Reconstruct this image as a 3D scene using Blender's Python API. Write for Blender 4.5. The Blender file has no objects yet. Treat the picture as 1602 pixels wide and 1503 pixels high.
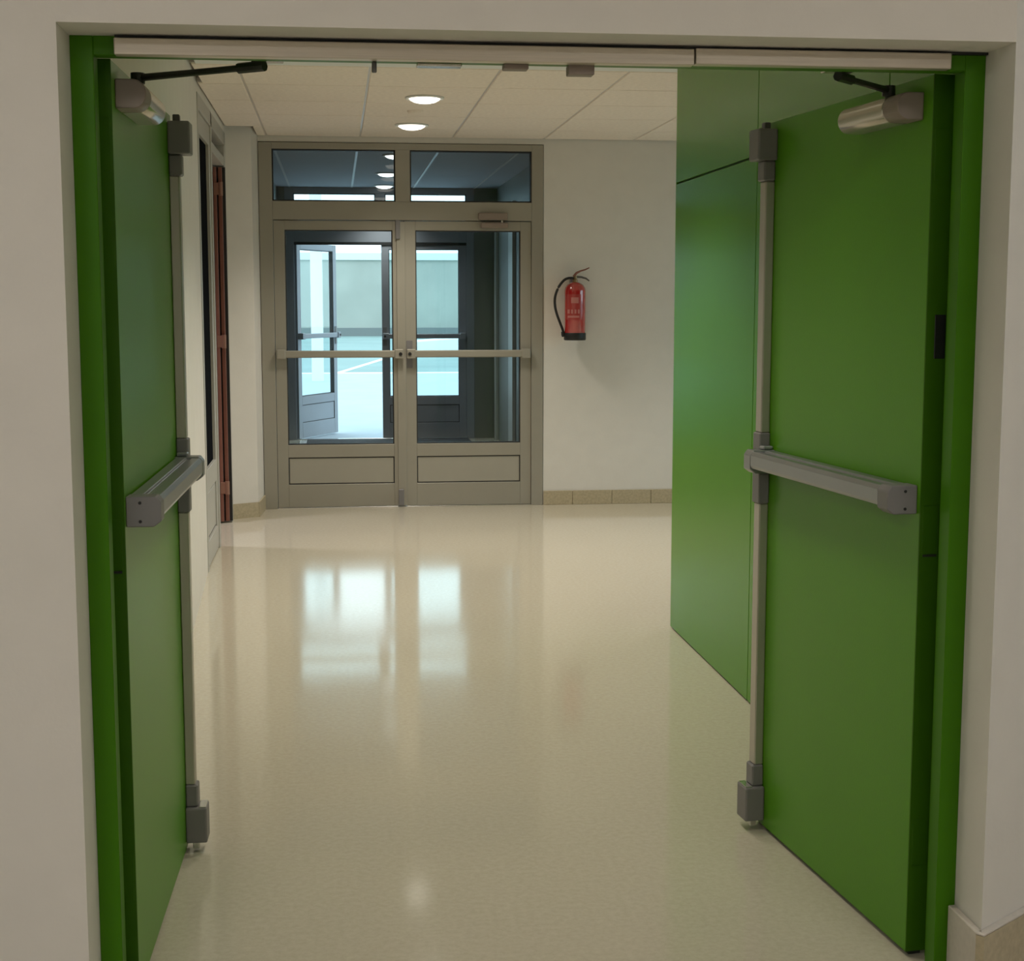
import bpy, bmesh, math, random
from mathutils import Vector, Matrix
random.seed(4)
scene = bpy.context.scene
COL = scene.collection
R = math.radians

# ------------------------------------------------------------------ camera, world, exposure
cam_data = bpy.data.cameras.new('camera')
cam_data.sensor_fit = 'HORIZONTAL'
cam_data.sensor_width = 36.0
cam_data.lens = 36.0 * 2330.5 / 1602.0
cam_data.clip_start = 0.05
cam_data.clip_end = 500
cam = bpy.data.objects.new('camera', cam_data)
COL.objects.link(cam)
cam.location = (0, 0, 1.517)
cam.rotation_euler = (R(90 - 6.8628), 0, R(-6.7003))
scene.camera = cam

world = bpy.data.worlds.new('world')
scene.world = world
world.use_nodes = True
bg = world.node_tree.nodes['Background']
bg.inputs[0].default_value = (0.76, 0.93, 1.0, 1)      # bright overcast daylight, cool against the warm lamps
bg.inputs[1].default_value = 2.6

vs = scene.view_settings
vs.view_transform = 'Standard'
vs.look = 'None'
vs.exposure = 0.0
vs.gamma = 1.0
vs.use_curve_mapping = False
LAMP = 3.2           # glow of the downlight glass
SPOT = 88.0         # watts of each corridor downlight
ROOM = 19.0          # unseen ceiling panels added to light the room the camera stands in
WARM = (1.0, 0.925, 0.80)
PALE = (1.0, 0.985, 0.96)


# ------------------------------------------------------------------ materials
def mat(name, col, rough=0.5, metal=0.0, var=0.0, vscale=8.0, bump=0.0, bscale=60.0, spec=0.5, coat=0.0, stretch=None):
    m = bpy.data.materials.new(name)
    m.use_nodes = True
    nt = m.node_tree
    p = nt.nodes['Principled BSDF']
    p.inputs['Roughness'].default_value = rough
    p.inputs['Metallic'].default_value = metal
    p.inputs['Specular IOR Level'].default_value = spec
    p.inputs['Coat Weight'].default_value = coat
    p.inputs['Base Color'].default_value = (*col, 1)
    tc = nt.nodes.new('ShaderNodeTexCoord')
    src = tc.outputs['Object']
    if stretch:
        mp = nt.nodes.new('ShaderNodeMapping')
        mp.inputs['Scale'].default_value = stretch
        nt.links.new(src, mp.inputs['Vector'])
        src = mp.outputs['Vector']
    if var > 0:
        n = nt.nodes.new('ShaderNodeTexNoise')
        n.inputs['Scale'].default_value = vscale
        n.inputs['Detail'].default_value = 4
        nt.links.new(src, n.inputs['Vector'])
        r = nt.nodes.new('ShaderNodeValToRGB')
        r.color_ramp.elements[0].position = 0.3
        r.color_ramp.elements[1].position = 0.7
        r.color_ramp.elements[0].color = (*[c * (1 - var) for c in col], 1)
        r.color_ramp.elements[1].color = (*[min(1, c * (1 + var)) for c in col], 1)
        nt.links.new(n.outputs['Fac'], r.inputs['Fac'])
        nt.links.new(r.outputs['Color'], p.inputs['Base Color'])
    if bump > 0:
        n2 = nt.nodes.new('ShaderNodeTexNoise')
        n2.inputs['Scale'].default_value = bscale
        n2.inputs['Detail'].default_value = 3
        nt.links.new(src, n2.inputs['Vector'])
        b = nt.nodes.new('ShaderNodeBump')
        b.inputs['Strength'].default_value = bump
        b.inputs['Distance'].default_value = 0.01
        nt.links.new(n2.outputs['Fac'], b.inputs['Height'])
        nt.links.new(b.outputs['Normal'], p.inputs['Normal'])
    return m


def glass(name, tint, rough=0.0, ior=1.5):
    m = bpy.data.materials.new(name)
    m.use_nodes = True
    nt = m.node_tree
    nt.nodes.remove(nt.nodes['Principled BSDF'])
    out = nt.nodes['Material Output']
    tr = nt.nodes.new('ShaderNodeBsdfTransparent')
    tr.inputs['Color'].default_value = (*tint, 1)
    gl = nt.nodes.new('ShaderNodeBsdfGlossy')
    gl.inputs['Roughness'].default_value = rough
    fr = nt.nodes.new('ShaderNodeFresnel')
    fr.inputs['IOR'].default_value = ior
    mx = nt.nodes.new('ShaderNodeMixShader')
    geo = nt.nodes.new('ShaderNodeNewGeometry')      # reflect at the outer face only (the pane does not bend rays)
    inv = nt.nodes.new('ShaderNodeMath'); inv.operation = 'SUBTRACT'; inv.inputs[0].default_value = 1.0
    nt.links.new(geo.outputs['Backfacing'], inv.inputs[1])
    mu = nt.nodes.new('ShaderNodeMath'); mu.operation = 'MULTIPLY'
    nt.links.new(fr.outputs[0], mu.inputs[0]); nt.links.new(inv.outputs[0], mu.inputs[1])
    nt.links.new(mu.outputs[0], mx.inputs[0])
    nt.links.new(tr.outputs[0], mx.inputs[1])
    nt.links.new(gl.outputs[0], mx.inputs[2])
    nt.links.new(mx.outputs[0], out.inputs['Surface'])
    return m


def emit(name, col, s):
    m = bpy.data.materials.new(name)
    m.use_nodes = True
    p = m.node_tree.nodes['Principled BSDF']
    p.inputs['Base Color'].default_value = (0.8, 0.8, 0.8, 1)
    p.inputs['Emission Color'].default_value = (*col, 1)
    p.inputs['Emission Strength'].default_value = s
    return m


def floor_mat():
    m = mat('polished_floor', (0.62, 0.54, 0.42), rough=0.16, spec=0.5)
    nt = m.node_tree
    p = nt.nodes['Principled BSDF']
    tc = nt.nodes.new('ShaderNodeTexCoord')
    big = nt.nodes.new('ShaderNodeTexNoise'); big.inputs['Scale'].default_value = 0.9; big.inputs['Detail'].default_value = 3
    fine = nt.nodes.new('ShaderNodeTexNoise'); fine.inputs['Scale'].default_value = 55; fine.inputs['Detail'].default_value = 5
    fine.inputs['Roughness'].default_value = 0.7
    for n in (big, fine):
        nt.links.new(tc.outputs['Object'], n.inputs['Vector'])
    r = nt.nodes.new('ShaderNodeValToRGB')
    r.color_ramp.elements[0].position = 0.35; r.color_ramp.elements[0].color = (0.515, 0.465, 0.365, 1)
    r.color_ramp.elements[1].position = 0.65; r.color_ramp.elements[1].color = (0.575, 0.53, 0.425, 1)
    nt.links.new(fine.outputs['Fac'], r.inputs['Fac'])
    nt.links.new(r.outputs['Color'], p.inputs['Base Color'])
    mr = nt.nodes.new('ShaderNodeMapRange')
    mr.inputs['From Min'].default_value = 0.3; mr.inputs['From Max'].default_value = 0.7
    mr.inputs['To Min'].default_value = 0.07; mr.inputs['To Max'].default_value = 0.12
    nt.links.new(big.outputs['Fac'], mr.inputs['Value'])
    nt.links.new(mr.outputs['Result'], p.inputs['Roughness'])
    b = nt.nodes.new('ShaderNodeBump'); b.inputs['Strength'].default_value = 0.012; b.inputs['Distance'].default_value = 0.01
    wav = nt.nodes.new('ShaderNodeTexNoise'); wav.inputs['Scale'].default_value = 6
    nt.links.new(tc.outputs['Object'], wav.inputs['Vector'])
    nt.links.new(wav.outputs['Fac'], b.inputs['Height'])
    nt.links.new(b.outputs['Normal'], p.inputs['Normal'])
    return m


M = {
    'floor': floor_mat(),
    'wall': mat('white_paint', (0.74, 0.71, 0.655), 0.6, var=0.02, bump=0.05, bscale=90, spec=0.3),
    'ceil': mat('ceiling_tile_board', (0.88, 0.80, 0.71), 0.9, var=0.05, vscale=40, bump=0.15, bscale=120, spec=0.1),
    'tee': mat('tee_bar_white', (0.62, 0.58, 0.54), 0.4),
    'void': mat('void_dark', (0.10, 0.09, 0.08), 0.9),
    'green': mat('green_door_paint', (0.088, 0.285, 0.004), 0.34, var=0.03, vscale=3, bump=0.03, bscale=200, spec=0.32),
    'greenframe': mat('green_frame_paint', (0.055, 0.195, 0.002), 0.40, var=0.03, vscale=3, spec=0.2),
    'edgegreen': mat('door_edge_dark_green', (0.040, 0.125, 0.003), 0.45, var=0.03, vscale=3, spec=0.2),
    'greenwall': mat('green_panel_laminate', (0.080, 0.262, 0.008), 0.27, var=0.02, vscale=2, spec=0.32),
    'seam': mat('seam_dark_green', (0.02, 0.06, 0.01), 0.7),
    'alu': mat('brushed_aluminium', (0.62, 0.56, 0.48), 0.42, 0.75, var=0.06, vscale=6, stretch=(1, 30, 60)),
    'rod': mat('rod_aluminium', (0.50, 0.47, 0.42), 0.38, 0.7, var=0.03),
    'barg': mat('push_bar_silver', (0.30, 0.31, 0.32), 0.30, 0.6, var=0.03, vscale=4),
    'cap': mat('grey_plastic_cap', (0.20, 0.19, 0.19), 0.45, var=0.03),
    'capd': mat('dark_grey_cover', (0.11, 0.105, 0.10), 0.42, var=0.03),
    'closer': mat('closer_silver', (0.52, 0.48, 0.42), 0.27, 0.75, var=0.02),
    'closerend': mat('closer_end_beige', (0.27, 0.215, 0.18), 0.5),
    'arm': mat('dark_arm', (0.05, 0.05, 0.045), 0.35, 0.5),
    'black': mat('black_rubber', (0.012, 0.012, 0.012), 0.5),
    'frame': mat('door_frame_alu', (0.36, 0.34, 0.285), 0.42, 0.25, var=0.03, vscale=3),
    'panel': mat('kick_panel_alu', (0.40, 0.38, 0.32), 0.45, 0.2, var=0.03, vscale=3),
    'gasket': mat('gasket_black', (0.02, 0.02, 0.02), 0.6),
    'sframe': mat('side_frame_alu', (0.50, 0.49, 0.45), 0.45, 0.2, var=0.03, vscale=3),
    'xframe': mat('exterior_frame_alu', (0.32, 0.33, 0.36), 0.45, 0.2, var=0.03, vscale=3),
    'glass': glass('clear_glass', (0.90, 0.96, 0.97)),
    'dglass': mat('dark_room_glass', (0.012, 0.013, 0.015), 0.35, spec=0.0),
    'redbrown': mat('red_brown_edge', (0.26, 0.105, 0.075), 0.4, 0.2, var=0.05),
    'hingered': mat('hinge_copper', (0.34, 0.17, 0.12), 0.4, 0.4),
    'skirt': mat('tan_skirting_stone', (0.46, 0.39, 0.26), 0.35, var=0.12, vscale=60, bump=0.03, bscale=90),
    'skirtpale': mat('pale_skirting_stone', (0.60, 0.55, 0.49), 0.4, var=0.05, vscale=60),
    'red': mat('extinguisher_red', (0.42, 0.010, 0.010), 0.14, spec=0.9, coat=1.0),
    'redlabel': mat('extinguisher_label', (0.40, 0.05, 0.045), 0.2, spec=0.8),
    'labelink': mat('label_print', (0.52, 0.20, 0.18), 0.4),
    'brass': mat('valve_brass', (0.30, 0.22, 0.12), 0.4, 0.7),
    'mat': mat('entrance_mat', (0.045, 0.045, 0.05), 0.95, var=0.2, vscale=200, bump=0.3, bscale=300),
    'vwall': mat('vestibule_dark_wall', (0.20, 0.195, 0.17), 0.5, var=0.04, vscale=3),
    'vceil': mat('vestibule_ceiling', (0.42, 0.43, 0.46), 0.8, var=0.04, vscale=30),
    'court': mat('court_concrete', (0.27, 0.36, 0.35), 0.8, var=0.10, vscale=0.35, spec=0.2),
    'apron': mat('apron_concrete', (0.46, 0.52, 0.58), 0.8, var=0.05, vscale=1.5, spec=0.2),
    'courtwall': mat('court_wall_render', (0.42, 0.44, 0.40), 0.9, var=0.08, vscale=0.7, spec=0.2),
    'coping': mat('court_wall_coping', (0.75, 0.78, 0.76), 0.8),
    'whitep': mat('white_outdoor_paint', (0.85, 0.88, 0.88), 0.5),
    'ybase': mat('court_wall_base', (0.20, 0.22, 0.22), 0.9),
    'yline': mat('court_line', (0.85, 0.83, 0.72), 0.7),
    'lamp': emit('lamp_glow', WARM, LAMP),
    'lampv': emit('vestibule_lamp_glow', (1.0, 0.97, 0.92), 2.4),
    'panelglow': emit('added_panel_glow', PALE, ROOM),
    'sideglow': emit('side_room_lamp_glow', (0.95, 0.92, 1.0), 8.0),
    'steel': mat('steel_bright', (0.7, 0.7, 0.68), 0.2, 0.9),
}


# ------------------------------------------------------------------ geometry helpers
class MB:
    """collects shapes, builds one mesh object"""

    def __init__(self):
        self.bm = bmesh.new()

    def box(self, x0, x1, y0, y1, z0, z1, bev=0.0, seg=1):
        b = bmesh.new()
        bmesh.ops.create_cube(b, size=1)
        for v in b.verts:
            v.co = Vector(((x0 + x1) / 2 + v.co.x * (x1 - x0), (y0 + y1) / 2 + v.co.y * (y1 - y0), (z0 + z1) / 2 + v.co.z * (z1 - z0)))
        if bev > 0:
            bmesh.ops.bevel(b, geom=b.edges[:], offset=bev, segments=seg, affect='EDGES', profile=0.5)
        self._add(b)
        return self

    def prism(self, pts, axis, a, b_, bev=0.0):
        """closed 2-D outline swept along axis from a to b_"""
        b = bmesh.new()

        def P(p, t):
            if axis == 'x': return (t, p[0], p[1])
            if axis == 'y': return (p[0], t, p[1])
            return (p[0], p[1], t)
        va = [b.verts.new(P(p, a)) for p in pts]
        vb = [b.verts.new(P(p, b_)) for p in pts]
        n = len(pts)
        b.faces.new(va); b.faces.new(vb[::-1])
        for i in range(n):
            b.faces.new((va[i], vb[i], vb[(i + 1) % n], va[(i + 1) % n]))
        bmesh.ops.recalc_face_normals(b, faces=b.faces[:])
        if bev > 0:
            bmesh.ops.bevel(b, geom=b.edges[:], offset=bev, segments=1, affect='EDGES', profile=0.5)
        self._add(b)
        return self

    def tube(self, pts, r, seg=10, closed_ends=True):
        b = bmesh.new()
        pts = [Vector(p) for p in pts]
        rings = []
        for i, p in enumerate(pts):
            if i == 0: d = pts[1] - pts[0]
            elif i == len(pts) - 1: d = pts[-1] - pts[-2]
            else: d = (pts[i + 1] - pts[i - 1])
            d.normalize()
            up = Vector((0, 0, 1)) if abs(d.z) < 0.9 else Vector((1, 0, 0))
            s = d.cross(up).normalized(); t = s.cross(d)
            rr = r[i] if isinstance(r, (list, tuple)) else r
            rings.append([b.verts.new(p + s * math.cos(2 * math.pi * k / seg) * rr + t * math.sin(2 * math.pi * k / seg) * rr) for k in range(seg)])
        for i in range(len(rings) - 1):
            for k in range(seg):
                b.faces.new((rings[i][k], rings[i][(k + 1) % seg], rings[i + 1][(k + 1) % seg], rings[i + 1][k]))
        if closed_ends:
            b.faces.new(rings[0]); b.faces.new(rings[-1][::-1])
        bmesh.ops.recalc_face_normals(b, faces=b.faces[:])
        self._add(b)
        return self

    def lathe(self, prof, seg=32, c=(0, 0, 0)):
        b = bmesh.new()
        rings = []
        for r, z in prof:
            rings.append([b.verts.new((c[0] + r * math.cos(2 * math.pi * k / seg), c[1] + r * math.sin(2 * math.pi * k / seg), c[2] + z)) for k in range(seg)])
        for i in range(len(rings) - 1):
            for k in range(seg):
                b.faces.new((rings[i][k], rings[i][(k + 1) % seg], rings[i + 1][(k + 1) % seg], rings[i + 1][k]))
        b.faces.new(rings[0]); b.faces.new(rings[-1])
        bmesh.ops.remove_doubles(b, verts=b.verts[:], dist=1e-6)
        bmesh.ops.recalc_face_normals(b, faces=b.faces[:])
        self._add(b)
        return self

    def _add(self, b):
        me = bpy.data.meshes.new('tmp')
        b.to_mesh(me); b.free()
        self.bm.from_mesh(me)
        bpy.data.meshes.remove(me)

    def build(self, name, material, parent=None, smooth=False, kind=None):
        me = bpy.data.meshes.new(name)
        self.bm.to_mesh(me); self.bm.free()
        me.materials.append(M[material])
        if smooth:
            for p in me.polygons: p.use_smooth = True
            try: me.set_sharp_from_angle(angle=R(40))
            except Exception: pass
        o = bpy.data.objects.new(name, me)
        COL.objects.link(o)
        if parent: o.parent = parent
        if kind: o['kind'] = kind
        return o


def B(name, material, parent, x0, x1, y0, y1, z0, z1, bev=0.0, seg=1, kind=None):
    return MB().box(min(x0, x1), max(x0, x1), min(y0, y1), max(y0, y1), z0, z1, bev, seg).build(name, material, parent, kind=kind)


def empty(name, loc, rz=0.0):
    o = bpy.data.objects.new(name, None)
    COL.objects.link(o)
    o.location = loc
    o.rotation_euler = (0, 0, rz)
    o.empty_display_size = 0.1
    return o


def tag(o, label=None, cat=None, group=None, kind=None):
    if label: o['label'] = label
    if cat: o['category'] = cat
    if group: o['group'] = group
    if kind: o['kind'] = kind
    return o


def copy_tree(o, parent=None):
    c = o.copy()
    COL.objects.link(c)
    c.parent = parent
    for ch in [q for q in bpy.data.objects if q.parent == o and q is not c]:
        copy_tree(ch, c)
    return c


# ------------------------------------------------------------------ measured layout (metres, camera over the origin)
XL, XR, ZT = -0.513, 1.371, 2.036        # wall opening
YW0, YW1 = 2.95, 3.20                    # front wall faces
YF = 3.09                                # front face of the green frame
YB = 3.185                               # back of the frame
CZ = 2.69                                # corridor ceiling
YD = 11.014                              # inner glazed doors
YX = 16.55                               # outer glazed doors
GX, GY = 1.536, 6.71                     # green wall face and its end
LX0, LY0, LX1, LY1 = -0.535, 3.20, -0.735, 8.41   # slanting left wall
VX0, VX1 = -0.62, 1.77                   # vestibule

# ------------------------------------------------------------------ setting: floor, walls, ceilings
fl = B('floor', 'floor', None, -3.2, 5.0, -3.2, YX + 0.06, -0.10, 0.0, kind='structure')
tag(fl, 'polished beige speckled floor running through the doorway to the glazed doors', 'floor')

w = MB()
w.box(-3.2, XL, YW0, YW1, 0, 3.0).prism([(XR, YW0), (1.600, 3.120), (5.0, 3.120), (5.0, YW1), (XR, YW1)], 'z', 0, 3.0).box(XL, XR, YW0, YW1, ZT, 3.0)
tag(w.build('wall_front', 'wall'), 'white painted wall around the green double doorway', 'wall', kind='structure')

w = MB().prism([(LX0, LY0), (LX1, LY1), (LX1 - 0.15, LY1), (LX0 - 0.15, LY0)], 'z', 0, CZ + 0.05)
tag(w.build('wall_left', 'wall'), 'slanting white wall behind the opened green door, leading to the side doorway', 'wall', kind='structure')
w = MB().prism([(-0.735, 10.50), (-0.565, 10.60), (-0.540, 10.99), (-0.540, 11.20), (-0.95, 11.20), (-0.95, 10.50)], 'z', 0, CZ + 0.05)
tag(w.build('wall_pier', 'wall'), 'narrow white pier beside the glazed entrance doors', 'wall', kind='structure')
tag(B('wall_left_lintel', 'wall', None, -0.885, LX1, LY1, 10.50, 2.648, CZ + 0.05, kind='structure'), 'white strip of wall above the side doorway', 'wall')

w = MB().box(1.524, 5.0, YD - 0.03, YD + 0.14, 0, CZ + 0.05).box(-0.54, 1.524, YD - 0.03, YD + 0.14, 2.65, CZ + 0.05)
tag(w.build('wall_far', 'wall'), 'white wall that carries the fire extinguisher', 'wall', kind='structure')
WY0, WY1, WZ0, WZ1 = 8.00, 10.40, 0.45, 2.35      # window at the end of the side passage
we = MB().box(4.9, 5.05, YW1, WY0, 0, CZ + 0.05).box(4.9, 5.05, WY1, YD, 0, CZ + 0.05).box(4.9, 5.05, WY0, WY1, 0, WZ0).box(4.9, 5.05, WY0, WY1, WZ1, CZ + 0.05)
w1 = empty('window_1', (4.97, (WY0 + WY1) / 2, WZ0))
tag(w1, 'wide window at the end of the side passage past the green wall', 'window', kind='structure')
hw, hh = (WY1 - WY0) / 2, WZ1 - WZ0
for (a0, a1, b0, b1) in ((-hw, -hw + 0.06, 0, hh), (hw - 0.06, hw, 0, hh), (-hw + 0.06, hw - 0.06, 0, 0.06), (-hw + 0.06, hw - 0.06, hh - 0.06, hh), (-0.03, 0.03, 0.06, hh - 0.06)):
    B('window_frame', 'sframe', w1, -0.03, 0.03, a0, a1, b0, b1, 0.002)
B('pane', 'glass', w1, -0.004, 0.004, -hw + 0.06, -0.03, 0.06, hh - 0.06)
B('pane', 'glass', w1, -0.004, 0.004, 0.03, hw - 0.06, 0.06, hh - 0.06)
tag(B('side_ground', 'court', None, 5.12, 60, -30, YX + 0.06, -0.12, -0.012), 'pale ground outside the passage window', 'ground', kind='structure')
tag(we.build('wall_end', 'wall'), 'white wall closing the side passage past the green panels', 'wall', kind='structure')

# room of the camera
tag(B('wall_back', 'wall', None, -3.2, 5.0, -3.3, -3.2, 0, 3.0), 'white wall of the near hall opposite the doorway', 'wall', kind='structure')
tag(B('wall_near_left', 'wall', None, -3.3, -3.2, -3.2, YW0, 0, 3.0), 'white side wall of the near hall without skirting', 'wall', kind='structure')
tag(B('wall_near_right', 'wall', None, 5.0, 5.1, -3.2, YW0, 0, 3.0), 'white side wall of the near hall', 'wall', kind='structure')
cn = B('ceiling_near', 'ceil', None, -3.2, 5.0, -3.2, YW0, 2.90, 3.0, kind='structure')
tag(cn, 'pale ceiling of the near hall', 'ceiling')
for x, y, where in ((-1.2, 0.6, 'facing the doorway on the slanting wall side'), (2.2, 0.6, 'facing the doorway on the green wall side'),
                    (-1.2, -1.8, 'by the rear wall on the slanting wall side'), (2.2, -1.8, 'by the rear wall on the green wall side')):
    t = empty('added_ceiling_panel', (x, y, 2.90))  # unseen panels, added to light the near hall and the front wall
    tag(t, 'added square light panel on the unseen hall ceiling ' + where, 'ceiling light', 'added light panels of the near hall')
    B('panel_frame', 'tee', t, -0.32, 0.32, -0.32, 0.32, -0.012, 0.0)
    B('diffuser', 'panelglow', t, -0.29, 0.29, -0.29, 0.29, -0.02, -0.012)

# corridor ceiling: backing slab, tee bars and separate tiles
cb = B('ceiling', 'void', None, -0.9, 5.0, YW1, YD + 0.1, CZ + 0.03, CZ + 0.10, kind='structure')
tag(cb, 'suspended tile ceiling of the corridor', 'ceiling')
T = 0.667
xs = [-0.4775 + T * k for k in range(-1, 9)]
ys = [8.42 + T * k for k in range(-8, 5)]


def left_x(y):
    if y < LY1: return LX0 + (LX1 - LX0) * (y - LY0) / (LY1 - LY0)
    return LX1 if y < 10.5 else -0.55


tile_cache = {}
for j in range(len(ys) - 1):
    for i in range(len(xs) - 1):
        x0, x1, y0, y1 = xs[i], xs[i + 1], max(ys[j], YW1), min(ys[j + 1], YD - 0.035)
        lx = max(left_x(y0), left_x(y1))
        x0 = max(x0, lx + 0.002); x1 = min(x1, 4.9)
        if x1 - x0 < 0.05 or y1 - y0 < 0.05: continue
        if y1 <= GY and x0 > GX + 0.15: continue
        sx, sy = round(x1 - x0 - 0.012, 3), round(y1 - y0 - 0.012, 3)
        if (sx, sy) not in tile_cache:
            o = MB().box(-sx / 2, sx / 2, -sy / 2, sy / 2, 0, 0.018, 0.004).build('ceiling_tile', 'ceil', cb)
            tile_cache[(sx, sy)] = o.data
        else:
            o = bpy.data.objects.new('ceiling_tile', tile_cache[(sx, sy)])
            COL.objects.link(o); o.parent = cb
        o.location = ((x0 + x1) / 2, (y0 + y1) / 2, CZ)
for x in xs[1:-1]:
    B('tee_bar', 'tee', cb, x - 0.009, x + 0.009, YW1 if x < GX else GY, YD - 0.03, CZ + 0.006, CZ + 0.03)
for y in ys[1:]:
    if y < YD - 0.05:
        B('tee_bar', 'tee', cb, left_x(y) + 0.002, GX if y < GY else 4.9, y - 0.007, y + 0.007, CZ + 0.008, CZ + 0.03)
B('cover_strip', 'coping', cb, left_x(7.6) + 0.03, 4.88, 7.57, 7.71, CZ - 0.004, CZ, 0.001)

# green clad wall
gw = B('wall_right', 'seam', None, GX + 0.012, GX + 0.15, YW1 + 0.002, GY - 0.004, 0, CZ + 0.03, kind='structure')
tag(gw, 'green panelled wall with a horizontal seam, ending at the side passage', 'wall')
for (y0, y1) in ((5.40, GY), (4.09, 5.394), (YW1 + 0.004, 4.084)):
    for (z0, z1) in ((0.006, 2.040), (2.048, CZ)):
        B('wall_panel', 'greenwall', gw, GX, GX + 0.012, y0, y1, z0, z1, 0.0015)
B('end_panel', 'greenwall', gw, GX, GX + 0.15, GY - 0.004, GY + 0.008, 0.006, CZ, 0.0015)

# skirting
bf = B('baseboard_far', 'skirt', None, 1.53, 4.89, YD - 0.036, YD - 0.031, 0.0, 0.100, kind='structure')
tag(bf, 'tan stone skirting along the wall under the fire extinguisher', 'baseboard')
x = 1.528
while x < 4.85:
    ln = 0.22 if x < 1.6 else 0.30
    B('skirting_tile', 'skirt', bf, x, min(x + ln, 4.89) - 0.003, YD - 0.045, YD - 0.036, 0.0, 0.106, 0.002)
    x += ln
bp = MB().prism([(-0.735, 10.486), (-0.560, 10.588), (-0.556, 10.60), (-0.738, 10.50)], 'z', 0.0, 0.105).build('baseboard_pier', 'skirt')
tag(bp, 'tan skirting at the foot of the narrow white pier', 'baseboard', kind='structure')
MB().prism([(-0.565, 10.588), (-0.553, 10.588), (-0.529, 10.985), (-0.541, 10.985)], 'z', 0.0, 0.105, 0.002).build('skirting_tile', 'skirt', bp)
# (the wall right of the frame turns back at an angle; its skirting follows)
br = MB().prism([(XR - 0.001, YW0 - 0.001), (1.600, 3.119), (1.611, 3.104), (1.3655, 2.9225), (XR - 0.018, YW0 - 0.0135)], 'z', 0.0, 0.160).build('baseboard_right', 'skirt')
tag(br, 'tan speckled skirting at the corner beside the green frame', 'baseboard', kind='structure')
MB().prism([(XR - 0.001, YW0 - 0.001), (1.600, 3.119), (1.611, 3.104), (1.3655, 2.9225), (XR - 0.018, YW0 - 0.0135)], 'z', 0.1605, 0.165, 0.001).build('top_strip', 'skirtpale', br)
B('skirting_tile', 'skirtpale', br, XR - 0.018, XR - 0.001, YW0 - 0.012, YF - 0.004, 0.0, 0.165, 0.002)
B('skirting_tile', 'skirt', br, 1.625, 4.95, 3.100, 3.118, 0.0, 0.165, 0.002)

# ------------------------------------------------------------------ green door frame
tr1 = empty('trim_1', ((XL + XR) / 2, YF, 0))
tag(tr1, 'bright green steel frame of the double fire door', 'door frame', kind='structure')


def TB(name, material, x0, x1, y0, y1, z0, z1, bev=0.0015, parent=tr1):
    c = tr1.location
    return B(name, material, parent, x0 - c.x, x1 - c.x, y0 - c.y, y1 - c.y, z0, z1, bev)


JW = 0.045
for s, x in ((1, XL), (-1, XR)):
    # stepped jamb section: face, rebate and return
    pts = [(x, YF), (x + s * JW, YF), (x + s * JW, YF + 0.052), (x + s * 0.028, YF + 0.052), (x + s * 0.028, YB), (x, YB)]
    c = tr1.location
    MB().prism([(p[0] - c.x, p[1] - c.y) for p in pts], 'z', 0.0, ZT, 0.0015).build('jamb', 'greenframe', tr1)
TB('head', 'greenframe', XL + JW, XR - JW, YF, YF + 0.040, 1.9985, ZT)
TB('head_rebate', 'greenframe', XL + 0.03, XR - 0.03, YF + 0.053, YB, ZT - 0.026, ZT)
# coordinator rail across the head
cr = TB('coordinator_rail', 'alu', -0.424, 0.735, YF - 0.030, YF - 0.001, 1.996, 2.028)
TB('coordinator_rail', 'alu', 0.738, 1.283, YF - 0.030, YF - 0.001, 1.998, 2.030)
TB('rail_gap_seal', 'gasket', -0.424, XR - 0.002, YF - 0.014, YF - 0.002, 2.0305, 2.0355, 0.0)
TB('strike_block', 'closerend', 0.347, 0.398, YF + 0.004, YF + 0.038, 1.9870, 1.9980)
TB('strike_block', 'closerend', 0.480, 0.534, YF + 0.004, YF + 0.038, 1.9780, 1.9980)
TB('strike_plate', 'steel', 0.170, 0.262, YF + 0.012, YF + 0.045, 1.9910, 1.9980)
TB('guide_pin', 'capd', 0.079, 0.089, YF + 0.012, YF + 0.022, 1.9765, 1.9980)


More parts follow.
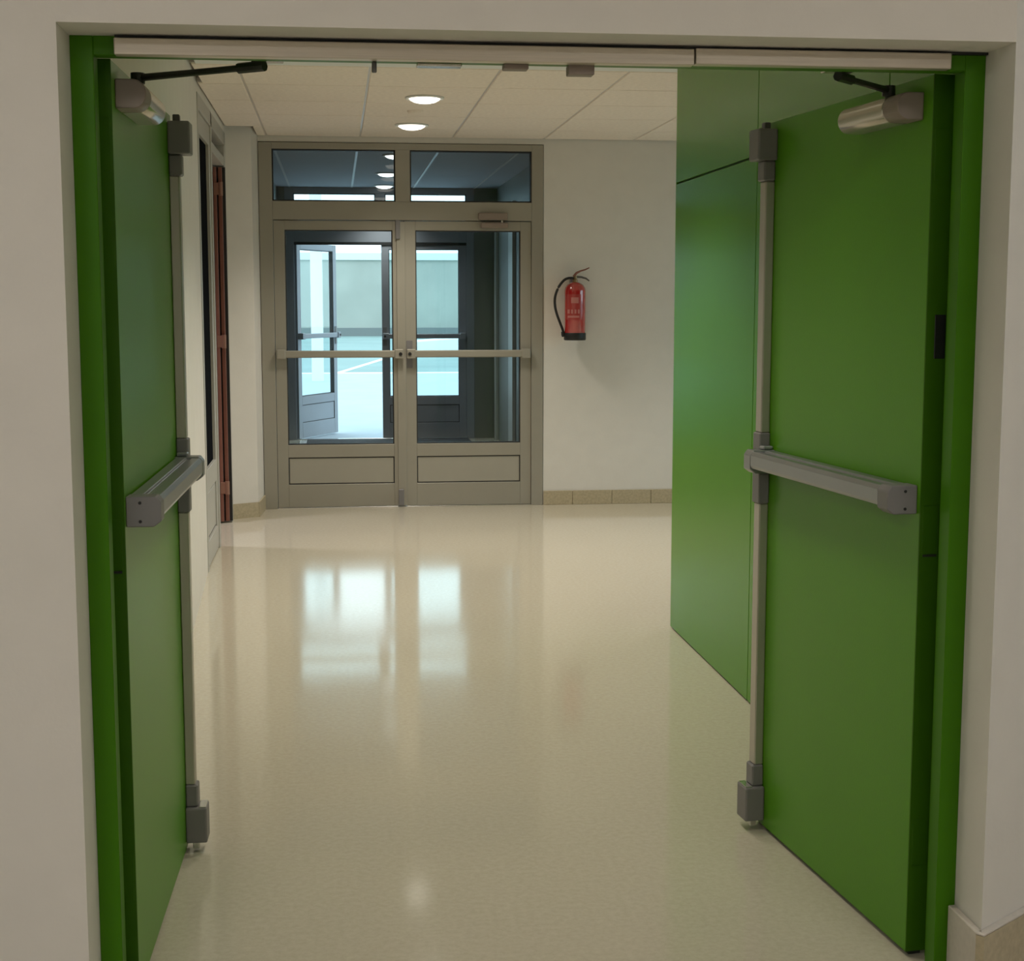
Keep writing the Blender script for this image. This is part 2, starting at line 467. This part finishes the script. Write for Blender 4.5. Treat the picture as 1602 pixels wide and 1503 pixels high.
# ------------------------------------------------------------------ green leaves
def fire_door(name, hinge, free, side, label, top=2.007, length=0.885):
    """local x runs along the leaf from the hinge, side*y out of the push face, z up"""
    h = Vector((*hinge, 0)); f = Vector((*free, 0))
    d = f - h
    root = empty(name, h, math.atan2(d.y, d.x))
    tag(root, label, 'door', kind='structure')
    L = length
    EB = 0.880          # far end of the push bar

    def P(nm, material, u0, u1, v0, v1, z0, z1, bev=0.002, parent=root, seg=1):
        return B(nm, material, parent, u0, u1, side * v0, side * v1, z0, z1, bev, seg)
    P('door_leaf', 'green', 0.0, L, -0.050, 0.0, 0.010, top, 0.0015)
    P('dark_edge_strip', 'edgegreen', -0.003, 0.0, -0.050, 0.0, 0.012, top, 0.0)  # thin strip on the hinge edge, darker green than the leaf face
    P('bottom_seal', 'gasket', 0.004, L - 0.004, -0.040, -0.010, 0.002, 0.010, 0.0)
    # hinge plates and bolt plate on the hinge edge
    for z in (0.22, 0.95, 1.78):
        P('hinge_plate', 'edgegreen', -0.0045, -0.003, -0.044, -0.006, z, z + 0.11, 0.001)
    P('edge_slot', 'gasket', -0.0055, -0.0046, -0.042, -0.008, 0.944, 0.949, 0.0)
    if side > 0: P('bolt_plate', 'black', -0.005, 0.0, -0.046, -0.020, 1.39, 1.487, 0.001)
    # upper latch, cover, rods, lower latch
    ru0, ru1 = L - 0.058, L - 0.016
    ub = P('upper_latch', 'cap', L - 0.075, L - 0.004, 0.0, 0.058, 1.900, 1.985, 0.005, seg=2)
    P('latch_bolt', 'capd', L - 0.050, L - 0.026, 0.012, 0.030, 1.985, 2.004, 0.002, parent=ub)
    P('rod_cover', 'cap', ru0 - 0.004, ru1 + 0.004, 0.0, 0.034, 1.845, 1.900, 0.004)
    P('vertical_rod', 'rod', ru0, ru1, 0.0, 0.027, 1.150, 1.845, 0.003)
    P('rod_cover', 'cap', ru0 - 0.004, ru1 + 0.004, 0.0, 0.032, 1.095, 1.150, 0.003)
    P('rod_cover', 'cap', ru0 - 0.004, ru1 + 0.004, 0.0, 0.032, 0.950, 1.036, 0.003)
    P('vertical_rod', 'rod', ru0, ru1, 0.0, 0.027, 0.190, 0.950, 0.003)
    P('rod_cover', 'cap', ru0 - 0.004, ru1 + 0.004, 0.0, 0.034, 0.128, 0.190, 0.004)
    lb = P('lower_latch', 'cap', L - 0.075, L - 0.004, 0.0, 0.058, 0.028, 0.128, 0.005, seg=2)
    P('latch_plate', 'steel', L - 0.070, L - 0.010, 0.036, 0.056, 0.1285, 0.1305, 0.0005, parent=lb)
    P('latch_bolt', 'steel', L - 0.052, L - 0.034, 0.016, 0.034, 0.004, 0.028, 0.002, parent=lb)
    # push bar: hollow section with a sloping top front and two end caps
    z0, z1 = 1.040, 1.104
    pb = empty('push_bar', (0, 0, 0)); pb.parent = root
    prof = [(0.004, z0 + 0.016), (0.050, z0 + 0.010), (0.070, z0 + 0.016), (0.073, z0 + 0.024), (0.073, z1 - 0.012), (0.066, z1 - 0.002),
            (0.045, z1 - 0.002), (0.043, z1 - 0.006), (0.032, z1 - 0.006), (0.030, z1), (0.004, z1)]
    bar = MB().prism([(side * v, z) for v, z in prof], 'x', 0.062, EB - 0.048, 0.001).build('bar_body', 'barg', root)
    bpy.data.objects.remove(pb)
    end = [(0.0, z0), (0.058, z0), (0.074, z0 + 0.012), (0.074, z1 - 0.012), (0.064, z1 + 0.001), (0.0, z1 + 0.001)]
    ec = MB().prism([(side * v, z) for v, z in end], 'x', 0.012, 0.062, 0.002).build('end_cap', 'cap', root)
    for z in (z0 + 0.012, z1 - 0.012):
        MB().tube([(0.0125, side * 0.030, z), (0.0105, side * 0.030, z)], 0.0035, 10).build('screw', 'black', ec)
    ec2 = MB().prism([(side * v, z) for v, z in end], 'x', EB - 0.048, EB, 0.002).build('end_cap', 'barg', root)
    P('cap_lip', 'barg', EB - 0.045, EB - 0.014, 0.004, 0.034, z1 + 0.001, z1 + 0.012, 0.003, parent=ec2)
    # door closer: rounded body, end cover, arm to the head
    z0, z1 = 1.914, 1.974
    cb_ = []
    for k in range(9):
        a = -math.pi / 2 + math.pi * k / 8
        cb_.append((side * (0.038 + 0.026 * math.cos(a)), (z0 + z1) / 2 + (z1 - z0) / 2 * math.sin(a)))
    cb_ = [(0.0, z0)] + cb_ + [(0.0, z1)]
    MB().prism(cb_, 'x', 0.115, 0.345, 0.002).build('closer_body', 'closer', root, smooth=True)
    MB().prism([(a * 1.0, b) for a, b in cb_], 'x', 0.040, 0.113, 0.002).build('closer_end', 'closerend', root, smooth=True)
    MB().tube([(0.14, side * 0.034, z1 - 0.002), (0.14, side * 0.034, z1 + 0.014)], 0.010, 12).build('closer_spindle', 'arm', root)
    return root


d1 = fire_door('door_1', (-0.449, 3.191), (-0.4318, 4.0358), -1,
               'green fire door leaf held open against the slanting white wall', length=0.930)
d2 = fire_door('door_2', (1.2983, 3.190), (1.2041, 4.0774), 1,
               'green fire door leaf held open in front of the green panelled wall', length=0.930)


def closer_arm(root, start, shoe, name='closer_arm'):
    """bar from the closer spindle to the shoe under the frame head (world coordinates)"""
    mw = Matrix.Translation(root.location) @ Matrix.Rotation(root.rotation_euler[2], 4, 'Z')
    inv = mw.inverted()
    a, b = inv @ Vector(start), inv @ Vector(shoe)
    m = MB()
    n = 2
    m.tube([a, a.lerp(b, 0.5), b], [0.008, 0.007, 0.007], 8)
    o = m.build(name, 'arm', root)
    d = (b - a).normalized()
    MB().tube([b - d * 0.05, b + d * 0.015], 0.011, 8).build('arm_joint', 'arm', o)
    MB().tube([a - Vector((0, 0, 0.012)), a + Vector((0, 0, 0.010))], 0.015, 12).build('arm_hub', 'arm', o)
    return o


closer_arm(d1, (-0.449 + 0.036, 3.191 + 0.14, 1.990), (-0.150, YF + 0.072, 1.9930))
closer_arm(d2, (1.2983 - 0.015 - 0.034, 3.190 + 0.139, 1.990), (1.080, YF + 0.072, 1.9930))
for x in (-0.165, 1.040):
    sh = TB('arm_shoe', 'closer', x, x + 0.065, YF + 0.058, YF + 0.090, 2.0020, 2.0095)


# ------------------------------------------------------------------ glazed door sets
def leaf_glazed(name, label, x0, x1, y, hinge, fmat, pmat, angle=0.0, bar=True, top=2.095, gt=2.028, seal='gasket'):
    """hinge: 'l' or 'r'. The leaf is built from stiles, rails, pane and kick panel around its hinge corner"""
    hx = x0 if hinge == 'l' else x1
    root = empty(name, (hx, y, 0), angle)
    tag(root, label, 'door', kind='structure')
    a, b = x0 - hx, x1 - hx
    st = 0.082
    g0, g1 = a + st, b - st
    f, k = -0.028, 0.028

    def P(nm, material, u0, u1, v0, v1, z0, z1, bev=0.002, parent=root):
        return B(nm, material, parent, u0, u1, v0, v1, z0, z1, bev)
    P('stile', fmat, a + 0.002, g0, f, k, 0.008, top)
    P('stile', fmat, g1, b - 0.002, f, k, 0.008, top)
    P('top_rail', fmat, g0, g1, f, k, gt, top)
    P('middle_rail', fmat, g0, g1, f, k, 0.377, 0.470)
    P('bottom_rail', fmat, g0, g1, f, k, 0.008, 0.177)
    # dark seals round pane and panel
    for (z0, z1) in ((0.470, gt), (0.177, 0.377)):
        s = MB()
        e = 0.007
        s.box(g0, g0 + e, -0.022, 0.022, z0, z1).box(g1 - e, g1, -0.022, 0.022, z0, z1)
        s.box(g0 + e, g1 - e, -0.022, 0.022, z0, z0 + e).box(g0 + e, g1 - e, -0.022, 0.022, z1 - e, z1)
        s.build('seal', seal, root)
    P('pane', 'glass', g0 + 0.007, g1 - 0.007, -0.004, 0.004, 0.477, gt - 0.007, 0.0)
    P('kick_panel', pmat, g0 + 0.007, g1 - 0.007, -0.021, 0.021, 0.184, 0.370)
    if bar:
        pb = P('push_bar', fmat, a + 0.02, b - 0.02, -0.078, -0.044, 1.108, 1.160, 0.006)
        P('bar_bracket', fmat, a + 0.012, a + 0.075, -0.086, -0.028, 1.100, 1.168, 0.004, parent=pb)
        P('bar_bracket', fmat, b - 0.075, b - 0.012, -0.086, -0.028, 1.100, 1.168, 0.004, parent=pb)
        lx = b - 0.055 if hinge == 'l' else a + 0.01
        P('lock_plate', 'cap', lx, lx + 0.045, -0.034, -0.028, 1.03, 1.23, 0.001)
        MB().tube([(lx + 0.022, -0.086, 1.134), (lx + 0.022, -0.092, 1.134)], 0.013, 12).build('lock_cylinder', 'black', root)
    return root


def glazed_set(y, idx, label, fmat, ztop=2.646, gtop=2.600, x0=-0.537, x1=1.520, b0=2.100, b1=2.232):
    root = empty(idx, ((x0 + x1) / 2, y, 0))
    tag(root, label, 'door frame', kind='structure')
    c = root.location.x

    def P(nm, material, u0, u1, v0, v1, z0, z1, bev=0.002, parent=root):
        return B(nm, material, parent, u0 - c, u1 - c, v0, v1, z0, z1, bev)
    P('post', fmat, x0, -0.442, -0.040, 0.040, 0.0, ztop)
    P('post', fmat, 1.4346, x1, -0.040, 0.040, 0.0, ztop)
    P('top_rail', fmat, -0.442, 1.4346, -0.040, 0.040, gtop, ztop)
    P('transom_bar', fmat, -0.442, 1.4346, -0.040, 0.040, b0, b1)
    P('mullion', fmat, 0.440, 0.546, -0.040, 0.040, b1, gtop)
    for (u0, u1) in ((-0.442, 0.440), (0.546, 1.4346)):
        s = MB(); e = 0.009
        s.box(u0 - c, u0 + e - c, -0.030, 0.030, b1, gtop).box(u1 - e - c, u1 - c, -0.030, 0.030, b1, gtop)
        s.box(u0 + e - c, u1 - e - c, -0.030, 0.030, b1, b1 + e).box(u0 + e - c, u1 - e - c, -0.030, 0.030, gtop - e, gtop)
        s.build('seal', 'gasket', root)
        P('transom_pane', 'glass', u0 + e, u1 - e, -0.004, 0.004, b1 + e, gtop - e, 0.0)
    P('threshold', 'steel', -0.442, 1.4346, -0.030, 0.030, 0.0, 0.006, 0.001)
    return root


fr2 = glazed_set(YD, 'trim_2', 'beige aluminium frame with two transom panes round the inner glazed doors', 'frame')
c = fr2.location.x
dl = leaf_glazed('door_3', 'inner glazed door leaf with the meeting strip, away from the extinguisher', -0.442, 0.498, YD, 'l', 'frame', 'panel')
dr = leaf_glazed('door_4', 'inner glazed door leaf next to the extinguisher wall, with closer above', 0.500, 1.4346, YD, 'r', 'frame', 'panel')
B('meeting_strip', 'frame', dl, 0.885, 0.9480, -0.040, -0.029, 0.012, 2.090, 0.003)
B('rear_strip', 'gasket', dl, 0.925, 0.9580, 0.029, 0.036, 0.012, 2.090, 0.0)
B('door_stop', 'gasket', fr2, -0.442 - c, 1.4346 - c, 0.030, 0.040, 2.075, 2.0995, 0.0)
B('top_bolt', 'cap', dl, 0.880, 0.912, -0.056, -0.041, 1.965, 2.100, 0.003)
B('bottom_bolt', 'cap', dl, 0.885, 0.925, -0.058, -0.041, 0.014, 0.135, 0.004)
cl = B('closer_body', 'closerend', dr, -0.375, -0.175, -0.070, -0.029, 2.045, 2.085, 0.006, 2)
B('closer_rail', 'closerend', fr2, 1.04 - c, 1.255 - c, -0.072, -0.041, 2.105, 2.155, 0.004)
MB().tube([(-0.22, -0.052, 2.086), (-0.22, -0.052, 2.104)], 0.009, 10).build('closer_spindle', 'steel', dr)

fr3 = glazed_set(YX, 'trim_3', 'dark aluminium frame of the outer glazed doors beyond the vestibule', 'xframe', ztop=2.74, gtop=2.676, b0=2.155, b1=2.305)
B('door_stop', 'gasket', fr3, -0.442 - fr3.location.x, 1.4346 - fr3.location.x, -0.040, -0.030, 2.125, 2.1545, 0.0)
leaf_glazed('door_5', 'outer glazed door leaf swung open to the courtyard', -0.442, 0.498, YX, 'l', 'xframe', 'xframe', angle=R(63), top=2.150, gt=2.080)
leaf_glazed('door_6', 'closed outer glazed door leaf with a horizontal push bar', 0.500, 1.4346, YX, 'r', 'xframe', 'xframe', top=2.150, gt=2.080)

# ------------------------------------------------------------------ side door set in the left wall
sx = -0.735
ts = empty('trim_4', (sx, 9.45, 0))
tag(ts, 'pale aluminium frame of the side doorway beyond the slanting wall', 'door frame', kind='structure')


def SB(nm, material, y0, y1, z0, z1, d0=-0.07, d1=0.004, bev=0.002, parent=ts, off=9.45):
    return B(nm, material, parent, d0, d1, y0 - off, y1 - off, z0, z1, bev)


SB('post', 'sframe', 8.415, 8.475, 0.0, 2.646)
SB('post', 'sframe', 9.27, 9.33, 0.0, 2.646)
SB('jamb', 'sframe', 10.36, 10.395, 0.0, 2.646)
SB('post', 'sframe', 10.455, 10.485, 0.0, 2.646, d1=0.002)
SB('top_rail', 'sframe', 8.475, 10.455, 2.560, 2.646)
SB('transom_rail', 'sframe', 9.33, 10.36, 2.42, 2.48, d1=0.0)
SB('sidelight_pane', 'dglass', 10.395, 10.455, 0.58, 2.560, d0=-0.03, d1=-0.012, bev=0)
SB('sidelight_rail', 'sframe', 10.395, 10.455, 0.46, 0.58, d1=0.0)
SB('sidelight_pane', 'dglass', 10.395, 10.455, 0.17, 0.46, d0=-0.03, d1=-0.012, bev=0)
SB('sidelight_rail', 'sframe', 10.395, 10.455, 0.0, 0.17, d1=0.0)
ds = empty('door_7', (sx, 8.475, 0))
tag(ds, 'closed glazed leaf of the side doorway with a pale kick panel', 'door', kind='structure')


def DB(nm, material, y0, y1, z0, z1, d0=-0.06, d1=-0.004, bev=0.002):
    return SB(nm, material, y0, y1, z0, z1, d0, d1, bev, ds, 8.475)


DB('stile', 'sframe', 8.477, 8.56, 0.008, 2.555)
DB('stile', 'sframe', 9.19, 9.268, 0.008, 2.555)
DB('top_rail', 'sframe', 8.56, 9.19, 2.44, 2.555)
DB('middle_rail', 'sframe', 8.56, 9.19, 0.43, 0.56)
DB('bottom_rail', 'sframe', 8.56, 9.19, 0.008, 0.15)
DB('pane', 'dglass', 8.56, 9.19, 0.56, 2.44, -0.034, -0.022, 0)
DB('kick_panel', 'sframe', 8.575, 9.175, 0.165, 0.415, -0.05, -0.012)
m = MB()
for (a0, a1, b0, b1) in ((8.56, 8.575, 0.15, 0.43), (9.175, 9.19, 0.15, 0.43), (8.575, 9.175, 0.15, 0.165), (8.575, 9.175, 0.415, 0.43)):
    m.box(-0.05, -0.018, a0 - 8.475, a1 - 8.475, b0, b1)
m.build('seal', 'gasket', ds)
# opened leaf: hinge edge shows in the doorway, with three hinges
do = empty('door_8', (sx - 0.052, 10.350, 0))
tag(do, 'red-brown leaf of the side doorway opened away, its hinge edge showing', 'door', kind='structure')
B('door_leaf', 'redbrown', do, -0.80, -0.022, -0.046, 0.0, 0.012, 2.40, 0.003)
B('edge_strip', 'redbrown', do, -0.018, 0.004, -0.050, -0.002, 0.012, 2.41, 0.003)
B('edge_strip', 'redbrown', do, 0.014, 0.040, -0.030, -0.002, 0.012, 2.41, 0.003)
B('edge_groove', 'gasket', do, -0.020, 0.060, -0.012, 0.002, 0.012, 2.41, 0.0)
for z in (0.20, 1.20, 2.22):
    hb = MB().tube([(0.030, -0.045, z), (0.030, -0.045, z + 0.09)], 0.016, 12).build('hinge', 'hingered', do)
    B('hinge_leaf', 'hingered', hb, -0.015, 0.030, -0.054, -0.050, z + 0.005, z + 0.085, 0.001)

# side room behind that doorway
m = MB().box(-3.0, -2.9, 8.0, 11.3, 0, 2.8).box(-2.9, -0.86, 11.21, 11.3, 0, 2.8).box(-2.9, -0.90, 7.9, 8.0, 0, 2.8)
tag(m.build('wall_side_room', 'vwall'), 'dark walls of the side room', 'wall', kind='structure')
tag(B('ceiling_side_room', 'vceil', None, -2.9, -0.89, 8.0, 11.2, 2.70, 2.76), 'ceiling of the side room', 'ceiling', kind='structure')

# ------------------------------------------------------------------ vestibule
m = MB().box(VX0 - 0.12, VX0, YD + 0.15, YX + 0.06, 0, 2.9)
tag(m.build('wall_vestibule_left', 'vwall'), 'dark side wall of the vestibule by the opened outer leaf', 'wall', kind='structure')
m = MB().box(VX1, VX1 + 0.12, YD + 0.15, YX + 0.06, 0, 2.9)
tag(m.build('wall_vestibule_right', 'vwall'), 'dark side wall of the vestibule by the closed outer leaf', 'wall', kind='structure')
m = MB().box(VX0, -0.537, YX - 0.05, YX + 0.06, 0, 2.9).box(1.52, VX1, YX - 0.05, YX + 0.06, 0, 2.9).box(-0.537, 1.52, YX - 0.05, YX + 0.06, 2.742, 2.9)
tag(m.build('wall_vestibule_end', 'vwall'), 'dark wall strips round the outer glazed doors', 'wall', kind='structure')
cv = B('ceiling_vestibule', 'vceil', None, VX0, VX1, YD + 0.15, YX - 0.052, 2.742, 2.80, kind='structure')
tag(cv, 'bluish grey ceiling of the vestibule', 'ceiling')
for x in xs[1:5]:
    if VX0 < x < VX1: B('tee_bar', 'tee', cv, x - 0.010, x + 0.010, YD + 0.16, YX - 0.06, 2.737, 2.742)
for (y0, y1, mt) in ((16.30, 16.46, 'sframe'), (14.75, 15.10, 'sframe')):
    p_ = MB().box(VX1 - 0.035, VX1 - 0.001, y0, y1, 0.0, 2.5, 0.003).build('pilaster', mt)
    tag(p_, 'pale upright strip on the dark vestibule wall', 'pilaster', 'upright strips in the vestibule', kind='structure')
dm = MB().box(-0.33, 1.44, 12.0, 16.45, 0.0, 0.012, 0.003).build('door_mat', 'mat')
tag(dm, 'dark ribbed entrance mat on the vestibule floor between the glazed doors', 'door mat')

# ------------------------------------------------------------------ courtyard
cg = B('courtyard_ground', 'court', None, -60, 60, YX + 0.06, 110, -0.12, -0.012, kind='structure')
tag(cg, 'pale bluish concrete ground of the courtyard', 'ground')
B('apron_paving', 'apron', cg, -40, 40, YX + 0.07, 31.7, -0.012, -0.006)
B('court_line', 'yline', cg, -30, 30, 31.8, 32.25, -0.012, -0.004)
MB().prism([(0.0, 32.4), (0.12, 32.3), (2.45, 47.0), (2.30, 47.1)], 'z', -0.012, -0.004).build('court_line', 'yline', cg)
cw = B('courtyard_wall', 'courtwall', None, -60, 60, 66.3, 66.7, 0.0, 3.30, kind='structure')
tag(cw, 'long pale rendered wall at the end of the courtyard', 'wall')
B('coping', 'coping', cw, -60, 60, 66.2, 66.8, 3.30, 3.62, 0.01)
B('wall_foot', 'ybase', cw, -60, 60, 66.1, 66.3, -0.012, 0.35)
pc = MB().tube([(-0.36, 28.9, -0.012), (-0.36, 28.9, 4.2)], 0.115, 20).build('courtyard_post', 'whitep', None, smooth=True)
tag(pc, 'white round post standing in the courtyard, seen through the opened outer leaf', 'post')
pts = [(2.0, 0.0), (5.0, 0.0), (5.0, 0.34), (4.2, 0.45), (3.4, 0.42), (2.6, 0.36), (2.0, 0.33)]
bn = MB().prism(pts, 'y', 44.6, 46.0, 0.03).build('courtyard_block', 'whitep')
bn.location = (0, 0, -0.012)
tag(bn, 'low white block on the courtyard ground behind the closed outer leaf', 'block')


# ------------------------------------------------------------------ lamps
def downlight(x, y, z, glow, label, group, watts=0.0, col=WARM, cone=122):
    t = empty('downlight', (x, y, z))
    tag(t, label, 'ceiling light', group)
    MB().lathe([(0.092, -0.001), (0.112, -0.001), (0.114, -0.006), (0.106, -0.011), (0.094, -0.009)], 40).build('trim_ring', 'coping', t, smooth=True)
    MB().lathe([(0.0, -0.036), (0.035, -0.034), (0.065, -0.027), (0.085, -0.016), (0.092, -0.006), (0.092, -0.002), (0.0, -0.002)], 40).build('lamp_disc', glow, t, smooth=True)
    if watts > 0:
        ld = bpy.data.lights.new('lamp_light', 'SPOT')
        ld.energy = watts; ld.color = col; ld.spot_size = R(cone); ld.spot_blend = 0.9; ld.shadow_soft_size = 0.16
        lo = bpy.data.objects.new('lamp_light', ld); COL.objects.link(lo)
        lo.parent = t; lo.location = (0, 0, -0.13)
    return t


downlight(0.528, 8.84, CZ, 'lamp', 'round glowing downlight in the corridor ceiling, second from the glazed doors', 'corridor downlights', SPOT)
downlight(0.522, 10.20, CZ, 'lamp', 'round glowing downlight in the corridor ceiling nearest the glazed doors', 'corridor downlights', SPOT)
downlight(0.530, 7.48, CZ, 'lamp', 'round glowing downlight in the corridor ceiling by the end of the green wall', 'corridor downlights', SPOT)
downlight(0.530, 6.12, CZ, 'lamp', 'round glowing downlight in the corridor ceiling beside the green wall', 'corridor downlights', SPOT)
downlight(0.530, 4.76, CZ, 'lamp', 'round glowing downlight in the corridor ceiling between the two green leaf ends', 'corridor downlights', SPOT * 0.45, WARM, 104)
downlight(0.530, 3.60, CZ, 'lamp', 'round glowing downlight in the corridor ceiling right behind the green door frame', 'corridor downlights', SPOT * 0.34, WARM, 92)
downlight(3.20, 8.84, CZ, 'lamp', 'round glowing downlight over the side passage past the green wall', 'corridor downlights', SPOT * 1.5)
downlight(0.520, 12.85, 2.742, 'lampv', 'small bright downlight in the vestibule nearest the inner glazed doors', 'vestibule downlights', 40, (1, 0.97, 0.92))
downlight(0.510, 14.67, 2.742, 'lampv', 'small bright downlight in the middle of the vestibule ceiling', 'vestibule downlights', 40, (1, 0.97, 0.92))
downlight(0.530, 16.20, 2.742, 'lampv', 'small bright downlight in the vestibule just inside the outer doors', 'vestibule downlights', 40, (1, 0.97, 0.92))
downlight(-1.9, 9.70, 2.70, 'sideglow', 'round downlight in the side room', 'side room downlights', 120, (0.95, 0.92, 1.0))
sd = MB().lathe([(0.0, -0.022), (0.03, -0.022), (0.045, -0.014), (0.05, -0.002), (0.05, 0.0), (0.0, 0.0)], 24).build('smoke_detector', 'ceil', None, smooth=True)
sd.location = (0.507, 9.455, CZ)
tag(sd, 'small round pale detector on the ceiling between the two downlights', 'smoke detector')

# ------------------------------------------------------------------ fire extinguisher
ex = empty('fire_extinguisher', (1.742, 10.868, 1.232))
tag(ex, 'red fire extinguisher with black hose hanging on the white wall', 'fire extinguisher')
MB().lathe([(0.0, 0.03), (0.070, 0.03), (0.078, 0.040), (0.078, 0.360), (0.074, 0.382), (0.060, 0.404), (0.038, 0.418), (0.022, 0.424), (0.0, 0.424)], 36).build('cylinder', 'red', ex, smooth=True)
MB().lathe([(0.0, 0.0), (0.076, 0.0), (0.081, 0.006), (0.081, 0.050), (0.0785, 0.055), (0.0, 0.055)], 36).build('foot_ring', 'black', ex, smooth=True)


def patch(name, material, a0, a1, z0, z1, r, parent, n=10):
    b = MB()
    pts = [(r * math.cos(R(a0 + (a1 - a0) * k / n)), r * math.sin(R(a0 + (a1 - a0) * k / n))) for k in range(n + 1)]
    inn = [((r - 0.002) * math.cos(R(a1 - (a1 - a0) * k / n)), (r - 0.002) * math.sin(R(a1 - (a1 - a0) * k / n))) for k in range(n + 1)]
    b.prism(pts + inn, 'z', z0, z1)
    return b.build(name, material, parent, smooth=True)


lab = patch('label', 'redlabel', -150, -66, 0.15, 0.335, 0.0792, ex)
patch('label_print', 'labelink', -120, -80, 0.270, 0.312, 0.0798, lab)
for k, (a0, a1) in enumerate(((-142, -128), (-120, -110), (-102, -92), (-84, -74))):
    patch('label_print', 'labelink', a0, a1, 0.195, 0.225, 0.0798, lab, 4)
patch('label_print', 'labelink', -140, -76, 0.165, 0.180, 0.0798, lab)
MB().lathe([(0.0, 0.424), (0.020, 0.424), (0.020, 0.440), (0.014, 0.446), (0.014, 0.470), (0.0, 0.470)], 20).build('valve', 'brass', ex, smooth=True)
MB().tube([(-0.012, 0, 0.462), (0.010, 0, 0.490), (0.040, 0, 0.504), (0.075, 0, 0.514), (0.105, 0, 0.528)], [0.010, 0.009, 0.0065, 0.0055, 0.004], 10).build('squeeze_lever', 'redbrown', ex, smooth=True)
MB().tube([(0.008, 0, 0.462), (0.045, 0, 0.460), (0.080, 0, 0.450), (0.105, 0, 0.432)], [0.009, 0.008, 0.007, 0.005], 10).build('carry_handle', 'capd', ex, smooth=True)
hp = [(-0.016, -0.01, 0.452), (-0.050, -0.012, 0.452), (-0.085, -0.013, 0.436), (-0.125, -0.014, 0.385), (-0.150, -0.015, 0.315), (-0.150, -0.015, 0.250),
      (-0.136, -0.015, 0.190), (-0.115, -0.012, 0.135), (-0.095, -0.008, 0.085), (-0.086, -0.004, 0.058)]


def smooth_path(p, n=5):
    p = [Vector(q) for q in p]
    out = []
    for i in range(len(p) - 1):
        p0, p1, p2, p3 = p[max(i - 1, 0)], p[i], p[i + 1], p[min(i + 2, len(p) - 1)]
        for k in range(n):
            t = k / n
            out.append(0.5 * ((2 * p1) + (p2 - p0) * t + (2 * p0 - 5 * p1 + 4 * p2 - p3) * t * t + (3 * p1 - p0 - 3 * p2 + p3) * t ** 3))
    out.append(p[-1])
    return out


hs = MB().tube(smooth_path(hp), 0.0095, 10).build('hose', 'black', ex, smooth=True)
MB().tube([(-0.092, -0.006, 0.062), (-0.082, 0.0, 0.030)], [0.012, 0.016], 12).build('nozzle', 'black', hs, smooth=True)
B('hose_clip', 'black', ex, -0.100, -0.070, -0.012, 0.012, 0.034, 0.050, 0.002)
B('wall_bracket', 'cap', ex, -0.022, 0.022, 0.070, 0.1155, 0.36, 0.45, 0.002)
